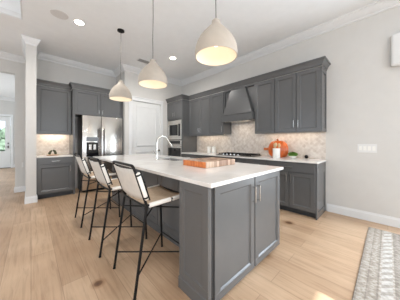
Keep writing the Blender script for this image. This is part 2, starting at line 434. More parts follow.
baseb('baseboard_hall', [(-.61, 12.3), (HX, 12.3), (HX, 6.3)])

# pantry door
bm = BM(); box(bm, DX0+.003, DX1-.003, PY+.02, PY+.06, .01, DZ-.003)
d = struct('door_1', bm, M['door'])
def panel_ring(bm, x0, x1, z0, z1, y, wd=.035, dp=.016):
    for (a, b_, c, e) in ((x0, x1, z1-wd, z1), (x0, x1, z0, z0+wd), (x0, x0+wd, z0+wd, z1-wd), (x1-wd, x1, z0+wd, z1-wd)):
        box(bm, a, b_, y-dp, y, c, e, .004)
bm = BM()
panel_ring(bm, DX0+.13, DX1-.13, 1.10, 2.27, PY+.02); panel_ring(bm, DX0+.13, DX1-.13, .24, .95, PY+.02)
obj('door_panel', bm, M['door'], d)
bm = BM(); lathe(bm, [(0, 0), (.028, 0), (.028, .006), (.010, .01), (.010, .035), (.026, .05), (.026, .062), (0, .07)], n=20)
bmesh.ops.rotate(bm, verts=bm.verts, matrix=Matrix.Rotation(PI/2, 3, 'X')); bmesh.ops.translate(bm, verts=bm.verts, vec=(DX1-.065, PY+.02, .96))
obj('door_handle', bm, M['nickel'], d, True)
# casing
bm = BM()
for (a, b_, c, e, th) in ((DX0-.10, DX0, 0, DZ, .018), (DX1, DX1+.09, 0, DZ, .018), (DX0-.10, DX1+.09, DZ, DZ+.09, .02), (DX0-.115, DX1+.105, DZ+.09, DZ+.115, .034)):
    box(bm, a, b_, PY-th, PY, c, e, .004)
struct('trim_5', bm, M['trim'])
# front door far off
bm = BM()
box(bm, FX0+.01, -1.46, 12.34, 12.39, .02, FZ-.01); box(bm, -.88, FX1-.01, 12.34, 12.39, .02, FZ-.01)
box(bm, -1.46, -.88, 12.34, 12.39, .02, .80); box(bm, -1.46, -.88, 12.34, 12.39, 2.20, FZ-.01)
d = struct('door_2', bm, M['door'])
bm = BM(); box(bm, -1.46, -.88, 12.36, 12.37, .80, 2.20); obj('glass_pane', bm, M['glass'], d)
bm = BM(); box(bm, -.80, -.76, 12.31, 12.34, .93, 1.05, .005); box(bm, -.87, -.76, 12.29, 12.31, .98, 1.0, .004); box(bm, -.805, -.755, 12.31, 12.34, 1.12, 1.19, .01)
obj('door_handle', bm, M['steeldk'], d)
bm = BM()
box(bm, FX0-.09, FX0, 12.28, 12.3, 0, FZ, .004); box(bm, FX1, FX1+.09, 12.28, 12.3, 0, FZ, .004); box(bm, FX0-.09, FX1+.09, 12.28, 12.3, FZ, FZ+.1, .004)
struct('trim_6', bm, M['trim'])
bm = BM(); box(bm, FX0, FX1, 12.24, 12.45, 0, .018, .004); struct('trim_7', bm, M['threshold'])
# wainscot panelling beside the front door
bm = BM()
for z in (.14, .62, 1.10): panel_ring(bm, -.60, -.42, z, z+.44, 12.3, .02, .01)
struct('trim_8', bm, M['trim'])
# outside: ground and a hedge seen through the front door
bm = BM(); box(bm, -9, 6, 12.6, 30, -.25, -.1); struct('ground', bm, M['lawn'])
bm = BM()
for i in range(60):
    r = bmesh.ops.create_icosphere(bm, subdivisions=2, radius=random.uniform(.45, .7))
    p = Vector((-5+random.random()*6, 16.5+random.random()*1.0, -.1+random.random()*2.2))
    for v in r['verts']: v.co = v.co*random.uniform(.93, 1.07) + p
tag(obj('hedge', bm, M['hedge']), 'green garden hedge outside beyond the glass of the front door', 'hedge')

# window frames (behind and left of the camera)
def win(nm, axis, X, a, b_, z0, z1):
    bm = BM(); f = .05
    def bx(u0, u1, w0, w1, d0=0., d1=.05):
        if axis == 'y': box(bm, u0, u1, X+d0, X+d1, w0, w1)
        else: box(bm, X+d0, X+d1, u0, u1, w0, w1)
    bx(a, b_, z0, z0+f); bx(a, b_, z1-.02, z1); bx(a, a+f, z0+f, z1-.02); bx(b_-.015, b_, z0+f, z1-.02)
    bx((a+b_)/2-.02, (a+b_)/2+.02, z0+f, z1-.02)
    struct(nm, bm, M['trim'])
win('window_1', 'y', -3.30, -1.0, 1.72, .4, 2.40); win('window_added_rear', 'y', -3.30, -4.2, -2.6, .4, 2.40)  # second frame: rear window added out of view to brighten the room
win('window_6', 'x', 3.85, -2.35, -.35, .4, 2.4)
win('window_2', 'x', -4.58, -2.4, 1.2, .4, 2.5); win('window_3', 'x', -4.58, 2.0, 4.6, .4, 2.5); win('window_added_hall', 'x', -4.1, 8.2, 10.6, .55, 2.45)  # last frame: hall window added out of view to light the hallway

# ================================================================ cabinet parts
# frame F: maps (u, d, z) with u along the face, d outwards, to world
class Face:
    def __init__(s, kind, plane): s.k = kind; s.p = plane
    def box(s, bm, u0, u1, d0, d1, z0, z1, bev=0.):
        if s.k == '-y': box(bm, u0, u1, s.p-d1, s.p-d0, z0, z1, bev)
        else: box(bm, s.p-d1, s.p-d0, u0, u1, z0, z1, bev)       # '-x'
    def pt(s, u, d, z): return (u, s.p-d, z) if s.k == '-y' else (s.p-d, u, z)
def shaker(bm, F, u0, u1, z0, z1, rail=.062, th=.022, rec=.014):
    F.box(bm, u0, u1, 0, th-rec, z0, z1)
    for (a, b_, c, e) in ((u0, u1, z1-rail, z1), (u0, u1, z0, z0+rail), (u0, u0+rail, z0+rail, z1-rail), (u1-rail, u1, z0+rail, z1-rail)):
        F.box(bm, a, b_, th-rec, th, c, e, .0015)
    q = .011; i0, i1, j0, j1 = u0+rail, u1-rail, z0+rail, z1-rail        # sloping inner edge of the frame
    o_ = [bm.verts.new(F.pt(u, th-.004, z)) for u, z in ((i0, j0), (i1, j0), (i1, j1), (i0, j1))]
    n_ = [bm.verts.new(F.pt(u, th-rec+.001, z)) for u, z in ((i0+q, j0+q), (i1-q, j0+q), (i1-q, j1-q), (i0+q, j1-q))]
    for k in range(4): bm.faces.new((o_[k], o_[(k+1) % 4], n_[(k+1) % 4], n_[k]))
def pull(F, u, z, L, vertical, parent, th=.02, r=.006, m=None):
    bm = BM(); off = .03
    if vertical:
        F.box(bm, u-r*.8, u+r*.8, th+off-.004, th+off+.006, z-L/2, z+L/2, .002)
        for s in (-1, 1): F.box(bm, u-r*.8, u+r*.8, th, th+off, z+s*(L/2-.008)-.006, z+s*(L/2-.008)+.006)
    else:
        F.box(bm, u-L/2, u+L/2, th+off-.004, th+off+.006, z-r, z+r, .002)
        for s in (-1, 1): F.box(bm, u+s*(L/2-.008)-.006, u+s*(L/2-.008)+.006, th, th+off, z-r*.8, z+r*.8)
    return obj('handle', bm, m or M['chrome'], parent)
def cdoor(root, F, u0, u1, z0, z1, hu=None, hz=None, L=.14, rail=.062):
    bm = BM(); shaker(bm, F, u0+.004, u1-.004, z0, z1, rail); o = obj('door', bm, M['cab'], root)
    if hu is not None: pull(F, hu, hz, L, True, o)
    return o
def cdrawer(root, F, u0, u1, z0, z1, handle=True, L=.16):
    bm = BM(); F.box(bm, u0+.004, u1-.004, 0, .02, z0, z1, .003); o = obj('drawer', bm, M['cab'], root)
    if handle: pull(F, (u0+u1)/2, (z0+z1)/2, L, False, o)
    return o

# ---------------- island
ISX0, ISX1, ISY0, ISY1 = .92, 2.105, .868, 4.03
isl = thing('kitchen_island', 'long grey kitchen island base with two end doors under white countertop', 'kitchen island')
bm = BM()
box(bm, ISX0, .966, ISY0+.065, 1.205, .075, .90); box(bm, .966, ISX1, ISY0+.02, 1.205, .075, .90)
box(bm, 1.26, ISX1-.022, 1.205, ISY1, .075, .90)
obj('body', bm, M['cab'], isl)
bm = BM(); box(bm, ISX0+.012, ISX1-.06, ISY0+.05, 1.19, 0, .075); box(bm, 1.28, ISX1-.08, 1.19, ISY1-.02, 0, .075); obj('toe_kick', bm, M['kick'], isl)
F = Face('-y', ISY0+.02)
cdoor(isl, F, .968, 1.534, .035, .893, 1.500, .735, .15); cdoor(isl, F, 1.542, ISX1-.003, .035, .893, 1.578, .735, .15)
bm = BM(); box(bm, ISX0, .938, ISY0, ISY0+.065, .0, .897, .002)
obj('corner_post', bm, M['cab'], isl)
FL = Face('-x', ISX0)
bm = BM(); shaker(bm, FL, ISY0+.002, 1.205, .10, .897, .06, .018, .009); obj('end_panel', bm, M['cab'], isl)
bm = BM(); FL.box(bm, ISY0-.0, 1.215, 0, .024, 0, .10, .006); obj('base_moulding', bm, M['cab'], isl)
FR = Face('-x', 1.26)
for (a, b_) in ((1.215, 2.14), (2.15, 3.08), (3.09, 4.02)):
    bm = BM(); shaker(bm, FR, a, b_, .10, .895, .07, .018); obj('back_panel', bm, M['cab'], isl)
bm = BM(); FR.box(bm, 1.215, 4.02, 0, .022, 0, .10, .006); obj('base_moulding', bm, M['cab'], isl)
# aisle side doors
for i in range(5):
    a = .90+i*.625; bm = BM(); box(bm, ISX1-.022, ISX1-.002, a+.01, a+.615, .09, .89, .003); o = obj('door', bm, M['cab'], isl)
    bm = BM(); box(bm, ISX1+.024, ISX1+.034, a+.08, a+.092, .68, .82); box(bm, ISX1-.002, ISX1+.03, a+.081, a+.091, .69, .70); box(bm, ISX1-.002, ISX1+.03, a+.081, a+.091, .80, .81); obj('handle', bm, M['chrome'], o)
# countertop with a sink cut-out
SX0, SX1, SY0, SY1 = 1.60, 1.98, 2.25, 2.95
bm = BM()
X0, X1, Y0, Y1 = .900, 2.135, .838, 4.08
xs = [X0, SX0, SX1, X1]; ys = [Y0, SY0, SY1, Y1]
for zz in (.90, .93):
    g = [[bm.verts.new((x, y, zz)) for y in ys] for x in xs]
    for i in range(3):
        for j in range(3):
            if (i, j) != (1, 1): bm.faces.new((g[i][j], g[i+1][j], g[i+1][j+1], g[i][j+1]))
    if zz == .90: g0 = g
for i in range(3):
    for (j) in (0, 3):
        bm.faces.new((g0[i][j], g0[i+1][j], g[i+1][j], g[i][j])); bm.faces.new((g0[j][i], g0[j][i+1], g[j][i+1], g[j][i]))
for (a, b_) in (((1, 1), (2, 1)), ((2, 1), (2, 2)), ((2, 2), (1, 2)), ((1, 2), (1, 1))):
    bm.faces.new((g0[a[0]][a[1]], g0[b_[0]][b_[1]], g[b_[0]][b_[1]], g[a[0]][a[1]]))
o = obj('island_countertop', bm, M['quartz']); tag(o, 'large white quartz countertop covering the island', 'countertop')
mo = o.modifiers.new('bevel', 'BEVEL'); mo.width = .003; mo.segments = 2; mo.limit_method = 'ANGLE'

# sink
bm = BM()
a, b_, c, d = SX0-.012, SX1+.012, SY0-.012, SY1+.012
box(bm, a, a+.012, c, d, .70, .8995); box(bm, b_-.012, b_, c, d, .70, .8995); box(bm, a, b_, c, c+.012, .70, .8995); box(bm, a, b_, d-.012, d, .70, .8995); box(bm, a, b_, c, d, .69, .70)
o = obj('sink', bm, M['ceramic']); tag(o, 'white undermount sink basin set into the island countertop', 'sink')

# faucet
fx, fy = 1.475, 2.56
fa = thing('faucet', 'tall arched brushed nickel faucet standing on the island countertop', 'faucet', (fx, fy, .93))
bm = BM(); lathe(bm, [(0, 0), (.028, 0), (.028, .008), (.021, .014), (.020, .12), (.016, .13), (0, .13)], n=20); obj('base', bm, M['nickel'], fa, True)
bm = BM()
H = .385; R_ = .108
pts = [(0, 0, .12), (0, 0, H-R_+.0)] + [tuple(v) for v in arc((R_, 0, H-R_), (-1, 0, 0), (0, 0, 1), R_, 0, PI*.83, 14)]
last = Vector(pts[-1]); dirn = (last-Vector(pts[-2])).normalized(); pts.append(tuple(last+dirn*.05))
tube(bm, pts, .0125, 12); obj('spout', bm, M['nickel'], fa, True)
bm = BM(); e0 = last+dirn*.05; tube(bm, [tuple(e0), tuple(e0+dirn*.02), tuple(e0+dirn*.09)], [.0135, .017, .0185], 14); obj('spray_head', bm, M['nickel'], fa, True)
bm = BM(); tube(bm, [(0, .018, .08), (0, .045, .08)], .013, 12); tube(bm, [(0, .036, .085), (-.02, .05, .115), (-.045, .055, .15)], [.007, .006, .006], 10); obj('lever', bm, M['nickel'], fa, True)

# butcher block
bb = thing('cutting_board', 'thick striped butcher block cutting board on the island countertop', 'cutting board', (1.39, 1.37, .93))
bm = BM(); box(bm, .0, .54, .0, .40, .0, .070, .004); o = obj('block', bm, [M['butcher']], bb)
bm = BM(); box(bm, -.004, .0, .003, .397, .003, .067); obj('end_face', bm, M['orangewood'], bb, label='orange end face')

# ---------------- range wall base cabinets
CTX = 3.17
Fb = Face('-x', 3.23)
units = [(.76, 1.57, 'dd'), (1.57, 2.00, 'd3'), (2.00, 2.86, 'wide'), (2.86, 3.50, 'dd'), (3.50, 4.135, 'dd')]
labs = ['grey base cabinet at the right end of the range wall run', 'narrow grey three-drawer base cabinet right of the cooktop cabinet', 'wide grey drawer base cabinet directly under the cooktop',
        'grey base cabinet just left of the cooktop cabinet', 'grey base cabinet beside the tall oven tower']
for (a, b_, kind), lb in zip(units, labs):
    r = thing('base_cabinet', lb, 'cabinet', group='base cabinets along the range wall')
    bm = BM(); a2 = a+(.02 if a < .8 else .001)
    box(bm, 3.23, WX-.001, a2, b_-.001, .10, .883); obj('body', bm, M['cab'], r)
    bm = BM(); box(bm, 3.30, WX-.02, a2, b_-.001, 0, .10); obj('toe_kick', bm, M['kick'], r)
    if a < .8:
        bm = BM(); box(bm, 3.235, WX-.001, a+.008, a+.02, .0, .883)
        Fs = Face('-y', a+.008)
        for (u0, u1, z0, z1) in ((3.235, 3.795, .70, .883), (3.235, 3.795, .0, .10), (3.235, 3.30, .10, .70), (3.73, 3.795, .10, .70)):
            Fs.box(bm, u0, u1, 0, .008, z0, z1, .001)
        obj('side_panel', bm, M['cab'], r)
        cdrawer(r, Fb, a+.02, b_, .715, .872, True)
        cdoor(r, Fb, a+.02, 1.168, .105, .705, 1.130, .605, .14); cdoor(r, Fb, 1.168, b_, .105, .705, 1.206, .605, .14)
    elif kind == 'dd':
        mdl = (a+b_)/2; cdrawer(r, Fb, a, b_, .715, .872)
        cdoor(r, Fb, a, mdl, .105, .705, mdl-.04, .605); cdoor(r, Fb, mdl, b_, .105, .705, mdl+.04, .605)
    else:
        for z0, z1 in ((.715, .872), (.42, .705), (.105, .41)): cdrawer(r, Fb, a, b_, z0, z1)
bm = BM(); box(bm, CTX, WX-.001, .735, 4.138, .884, .914, .003); tag(obj('countertop', bm, M['quartz']), 'white quartz countertop along the range wall under the cooktop', 'countertop')
bm = BM(); box(bm, WX-.010, WX-.0005, .76, 4.138, .915, 1.394); box(bm, WX-.010, WX-.0005, 1.957, 2.806, 1.394, 1.70)
tag(obj('tile_backsplash', bm, M['tileY']), 'beige diamond mosaic tile backsplash behind the cooktop', 'backsplash')

# cooktop
ck = thing('cooktop', 'black gas cooktop with grates and silver knobs on the range wall counter', 'cooktop', (3.47, 2.385, .9145))
bm = BM(); box(bm, -.25, .25, -.45, .45, 0, .012, .004); obj('pan', bm, M['steeldk'], ck)
for gy in (-.295, 0, .295):
    bm = BM()
    for x in (-.17, .21): box(bm, x-.008, x+.008, gy-.14, gy+.14, .028, .045)
    for y in (-.14, 0, .14): box(bm, -.17, .21, gy+y-.007, gy+y+.007, .028, .045)
    for x in (-.08, .11): box(bm, x-.007, x+.007, gy-.14, gy+.14, .028, .045)
    for x in (-.17, .21):
        for y in (-.13, .13): box(bm, x-.008, x+.008, gy+y-.008, gy+y+.008, .012, .028)
    obj('grate', bm, M['black'], ck)
for (x, y, r_) in ((-.06, -.295, .04), (.12, -.295, .035), (.02, 0, .055), (-.06, .295, .04), (.12, .295, .035)):
    bm = BM(); lathe(bm, [(0, 0), (r_, 0), (r_, .01), (r_*.6, .014), (0, .014)], x, y, 20, .012); obj('burner', bm, M['black'], ck)
for i in range(5):
    bm = BM(); lathe(bm, [(0, 0), (.021, 0), (.019, .028), (0, .03)], -.215, -.2+i*.1+.05, 16, .012); obj('knob', bm, M['chrome'], ck, True)

# ---------------- range wall upper cabinets
UX, UZ0, UZ1 = 3.48, 1.395, 2.475
Fu = Face('-x', UX)
ups = [(.757, 1.527, 2, 'grey double-door upper cabinet at the right end of the range wall'), (1.529, 1.955, 1, 'narrow grey single-door upper cabinet just right of the range hood'),
       (2.808, 3.265, 1, 'grey single-door upper cabinet just left of the range hood'), (3.267, 4.135, 2, 'grey double-door upper cabinet next to the tall oven tower')]
for (a, b_, n_, lb) in ups:
    r = thing('upper_cabinet', lb, 'cabinet', group='upper cabinets along the range wall')
    bm = BM(); box(bm, UX, WX-.001, a, b_, UZ0+.022, UZ1); box(bm, UX, UX+.018, a, b_, UZ0, UZ0+.022); obj('body', bm, M['cab'], r)
    bm = BM(); Fu.box(bm, a, b_, -.02, .015, UZ0-.0, UZ0+.0+.001); bm.free()
    if n_ == 2:
        mdl = (a+b_)/2; mdl = 1.135 if a < .8 else 3.655
        cdoor(r, Fu, a, mdl, UZ0+.006, UZ1-.012, mdl-.038, 1.55, .13); cdoor(r, Fu, mdl, b_, UZ0+.006, UZ1-.012, mdl+.038, 1.55, .13)
    else:
        hu = b_-.04 if a > 2 else b_-.04
        cdoor(r, Fu, a, b_, UZ0+.006, UZ1-.012, a+.04 if a > 2 else None, 1.55, .13)
    if a < .8:
        bm = BM(); Fs = Face('-y', a)
        for (u0, u1, z0, z1) in ((UX, WX-.001, UZ1-.075, UZ1), (UX, WX-.001, UZ0, UZ0+.06), (UX, UX+.05, UZ0+.06, UZ1-.075), (WX-.05, WX-.001, UZ0+.06, UZ1-.075)):
            Fs.box(bm, u0, u1, 0, .009, z0, z1, .001)
        obj('side_panel', bm, M['cab'], r)
# under-cabinet light strips
for (y0, y1, lb) in ((.85, 1.85, 'slim warm light strip under the upper cabinets right of the hood'), (2.95, 4.0, 'slim warm light strip under the upper cabinets left of the hood')):
    bm = BM(); box(bm, 3.66, 3.69, y0, y1, UZ0+.013, UZ0+.0215); o = obj('light_strip', bm, M['strip']); tag(o, lb, 'light')
    L = area('strip_light', (3.675, (y0+y1)/2, UZ0+.009), (0, 0, 0), .03, y1-y0, .85, (1, .84, .66)); 

# crown for cabinets
def cab_crown(path, z0, label):
    bm = BM(); prof = [(0, 0), (.006, 0), (.006, .022), (.018, .028), (.022, .045), (.045, .088), (.062, .098), (.062, .118), (0, .118)]
    P = [Vector(p) for p in path]; n = len(P); rings = []
    for i, p in enumerate(P):
        ds = []
        if i > 0: ds.append((P[i]-P[i-1]).normalized())
        if i < n-1: ds.append((P[i+1]-P[i]).normalized())
        ns = [Vector((d.y, -d.x)) for d in ds]
        k = (ns[0]+ns[1])/(1+ns[0].dot(ns[1])) if len(ns) == 2 else ns[0]
        rings.append([bm.verts.new((p.x+k.x*d, p.y+k.y*d, z0+zz)) for d, zz in prof])
    for A, B in zip(rings, rings[1:]):
        for q in range(len(prof)): bm.faces.new((A[q], A[(q+1) % len(prof)], B[(q+1) % len(prof)], B[q]))
    bm.faces.new(rings[0]); bm.faces.new(rings[-1])
    o = obj('cabinet_crown_moulding', bm, M['cab']); tag(o, label, 'crown moulding'); return o
# moulding sits to the right of travel: travel so that outward (-x) is to the right => going +y? (d.y,-d.x) for d=(0,-1) is (-1,0)
cab_crown([(3.205, 4.928), (3.205, 4.122), (3.46, 4.122), (3.46, .748), (WX-.001, .748)], UZ1, 'grey crown moulding running over the range wall cabinets and oven tower')

# ---------------- hood
hd = thing('range_hood', 'tapered grey wooden range hood above the cooktop', 'range hood')
bm = BM(); box(bm, UX+.035, WX-.011, 1.957, 2.806, 1.72, UZ1); obj('backing', bm, M['cab'], hd)
bm = BM()
for (a, b_) in ((1.957, 1.985), (2.778, 2.806)): box(bm, UX-.0, UX+.035, a, b_, 1.72, UZ1)
box(bm, UX-.015, UX+.035, 1.985, 2.778, 2.445, UZ1)
obj('frame', bm, M['cab'], hd)
bm = BM()
bot = [(3.395, 1.99), (3.395, 2.775), (UX+.035, 2.775), (UX+.035, 1.99)]; top = [(3.475, 2.19), (3.475, 2.60), (UX+.035, 2.60), (UX+.035, 2.19)]
A = [bm.verts.new((x, y, 1.865)) for x, y in bot]; B = [bm.verts.new((x, y, 2.445)) for x, y in top]
for k in range(4): bm.faces.new((A[k], A[(k+1) % 4], B[(k+1) % 4], B[k]))
bm.faces.new(A[::-1]); bm.faces.new(B)
obj('hood_chimney', bm, M['cab'], hd)
bm = BM(); box(bm, 3.375, UX+.034, 1.965, 2.80, 1.715, 1.85, .004); box(bm, 3.365, UX+.034, 1.96, 2.804, 1.85, 1.865, .004); box(bm, 3.36, UX+.034, 1.96, 2.804, 1.70, 1.72, .004)
obj('apron', bm, M['cab'], hd)
bm = BM(); box(bm, 3.40, 3.74, 2.05, 2.72, 1.69, 1.70); obj('vent_insert', bm, M['steel'], hd, label='stainless insert under the hood')
area('hood_light', (3.55, 2.385, 1.68), (0, 0, 0),   .1, .4, 1.0, (1, .9, .78))

# ---------------- oven tower
TYa, TYb, TXf = 4.137, 4.928, 3.225
tw = thing('oven_tower_cabinet', 'tall grey cabinet holding microwave and wall oven next to pantry door', 'cabinet')
bm = BM()
box(bm, TXf, WX-.011, TYa, TYa+.03, 0, UZ1); box(bm, TXf, WX-.011, TYb-.03, TYb, 0, UZ1)
box(bm, TXf, WX-.011, TYa+.03, TYb-.03, 1.895, UZ1); box(bm, TXf, WX-.011, TYa+.03, TYb-.03, .10, .565); box(bm, 3.75, WX-.011, TYa+.03, TYb-.03, .565, 1.895)
box(bm, TXf, 3.74, TYa+.03, TYb-.03, 1.278, 1.292)
obj('body', bm, M['cab'], tw)
Ft = Face('-x', TXf)
mdl = (TYa+TYb)/2
cdoor(tw, Ft, TYa+.01, mdl, 1.94, UZ1-.015, mdl-.04, 2.06, .12); cdoor(tw, Ft, mdl, TYb-.01, 1.94, UZ1-.015, mdl+.04, 2.06, .12)
cdrawer(tw, Ft, TYa+.01, TYb-.01, .12, .52)
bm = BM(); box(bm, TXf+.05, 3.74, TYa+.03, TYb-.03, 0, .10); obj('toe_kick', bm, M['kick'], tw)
mw = thing('microwave', 'built-in stainless microwave above the wall oven', 'microwave')
bm = BM(); box(bm, 3.245, 3.70, TYa+.045, TYb-.045, 1.30, 1.88); obj('casing', bm, M['steel'], mw)
bm = BM()
for (a, b_, c, e) in ((TYa+.04, TYb-.04, 1.80, 1.885), (TYa+.04, TYb-.04, 1.296, 1.37), (TYa+.04, TYa+.09, 1.37, 1.80), (TYb-.09, TYb-.04, 1.37, 1.80)): Ft.box(bm, a, b_, 0, .02, c, e, .003)
obj('trim_kit', bm, M['steel'], mw)
bm = BM(); Ft.box(bm, TYa+.09, TYb-.09, -.01, .014, 1.37, 1.80, .002); dr = obj('door', bm, M['steel'], mw)
bm = BM(); Ft.box(bm, TYa+.23, TYb-.13, .014, .017, 1.42, 1.75); wdw = obj('window', bm, M['blackgl'], dr)
bm = BM(); Ft.box(bm, TYa+.10, TYa+.20, .014, .017, 1.40, 1.77); obj('control_panel', bm, M['blackgl'], mw)
ov = thing('wall_oven', 'built-in wall oven with black glass door below the microwave', 'oven')
bm = BM(); box(bm, 3.245, 3.70, TYa+.045, TYb-.045, .57, 1.275); obj('casing', bm, M['steeldk'], ov)
bm = BM(); Ft.box(bm, TYa+.04, TYb-.04, -.015, .02, 1.15, 1.272, .003); cpn = obj('control_panel', bm, M['steel'], ov)
bm = BM(); Ft.box(bm, TYa+.10, TYb-.10, .02, .022, 1.165, 1.255); obj('display', bm, M['blackgl'], cpn)
bm = BM(); Ft.box(bm, TYa+.04, TYb-.04, -.015, .022, .575, 1.143, .003); dr = obj('door', bm, M['steel'], ov)
bm = BM(); Ft.box(bm, TYa+.07, TYb-.07, .022, .025, .62, 1.04); obj('window', bm, M['blackgl'], dr)
bm = BM(); tube(bm, [Ft.pt(TYa+.06, .065, 1.095), Ft.pt(TYb-.06, .065, 1.095)], .014, 12)
for u in (TYa+.10, TYb-.10): tube(bm, [Ft.pt(u, .02, 1.095), Ft.pt(u, .065, 1.095)], .009, 8)
obj('handle', bm, M['steel'], dr, True)

# ---------------- left corner run (fridge wall)
Fl = Face('-y', 5.06)
lb_ = thing('base_cabinet', 'grey base cabinet with one drawer and door left of the refrigerator', 'cabinet')
bm = BM(); box(bm, .083, .708, 5.06, WY-.001, .10, .883); obj('body', bm, M['cab'], lb_)
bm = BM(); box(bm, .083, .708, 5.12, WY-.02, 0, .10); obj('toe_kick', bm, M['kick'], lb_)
cdrawer(lb_, Fl, .088, .704, .735, .872, True, .14)
o = cdoor(lb_, Fl, .088, .704, .105, .725, .66, .62, .12)
bm = BM(); box(bm, .082, .709, 5.02, WY-.001, .884, .914, .003); tag(obj('countertop', bm, M['quartz']), 'short white quartz countertop left of the refrigerator', 'countertop')
bm = BM(); box(bm, .082, .709, WY-.010, WY-.0005, .915, 1.399); tag(obj('tile_backsplash', bm, M['tileX']), 'beige mosaic tile backsplash left of the refrigerator', 'backsplash')
lu = thing('upper_cabinet', 'grey single-door upper cabinet left of the refrigerator', 'cabinet')
bm = BM(); box(bm, .083, .708, 5.31, WY-.001, 1.422, UZ1); box(bm, .083, .708, 5.31, 5.33, 1.40, 1.422); obj('body', bm, M['cab'], lu)
cdoor(lu, Face('-y', 5.31), .088, .704, 1.406, UZ1-.013)
bm = BM(); box(bm, .15, .65, 5.50, 5.53, 1.413, 1.4215); tag(obj('light_strip', bm, M['strip']), 'slim warm light strip under the cabinet left of the refrigerator', 'light')
area('strip_light', (.4, 5.515, 1.408), (0, 0, 0), .5, .03, 1.3, (1, .84, .66))
# fridge surround
fs = thing('refrigerator_cabinet', 'grey cabinet surround with two doors above the refrigerator', 'cabinet')
bm = BM(); box(bm, .712, .755, 5.07, WY-.001, 0, UZ1); obj('side_panel', bm, M['cab'], fs)
bm = BM(); box(bm, 1.815, 1.848, 5.02, WY-.001, 0, UZ1); obj('side_panel', bm, M['cab'], fs)
bm = BM(); box(bm, .755, 1.815, 5.07, WY-.001, 1.875, UZ1); obj('body', bm, M['cab'], fs)
Ff = Face('-y', 5.07)
cdoor(fs, Ff, .735, 1.290, 1.88, UZ1-.013, 1.25, 1.975, .11); cdoor(fs, Ff, 1.290, 1.84, 1.88, UZ1-.013, 1.33, 1.975, .11)
cab_crown([(.081, 5.29), (.705, 5.29), (.705, 5.05), (1.853, 5.05)][::-1][::-1], UZ1, 'grey crown moulding over the cabinets around the refrigerator')

# fridge
fr = thing('refrigerator', 'side by side stainless steel refrigerator with water dispenser', 'refrigerator')
bm = BM(); box(bm, .885, 1.805, 5.045, 5.60, .02, 1.85); obj('casing', bm, M['steeldk'], fr)
bm = BM(); box(bm, .883, 1.290, 4.985, 5.04, .06, 1.862, .008, 2)
ld = obj('door', bm, M['steel'], fr, True)
bm = BM(); box(bm, 1.297, 1.809, 4.985, 5.04, .06, 1.862, .008, 2); rd = obj('door', bm, M['steel'], fr, True)
bm = BM(); box(bm, .90, 1.79, 5.01, 5.045, .02, .055); obj('kick_grille', bm, M['black'], fr)
dsp = None
bm = BM(); box(bm, .965, 1.225, 4.979, 4.985, 1.235, 1.34, .002); obj('display', bm, mat('grey_display', (120, 124, 128), .2), ld)
bm = BM()
box(bm, .965, 1.225, 4.981, 4.985, .86, 1.215); obj('dispenser_recess', bm, M['blackgl'], ld)
bm = BM(); box(bm, 1.02, 1.075, 4.968, 4.981, 1.03, 1.16, .005); box(bm, 1.115, 1.17, 4.968, 4.981, 1.03, 1.16, .005); obj('dispenser_paddle', bm, M['steel'], ld)
for (x, p_) in ((1.243, ld), (1.342, rd)):
    bm = BM(); tube(bm, [(x, 4.93, .72), (x, 4.93, 1.56)], .013, 12)
    for z in (.76, 1.52): tube(bm, [(x, 4.93, z), (x, 4.985, z)], .010, 8)
    obj('handle', bm, M['fridge_handle'], p_, True)

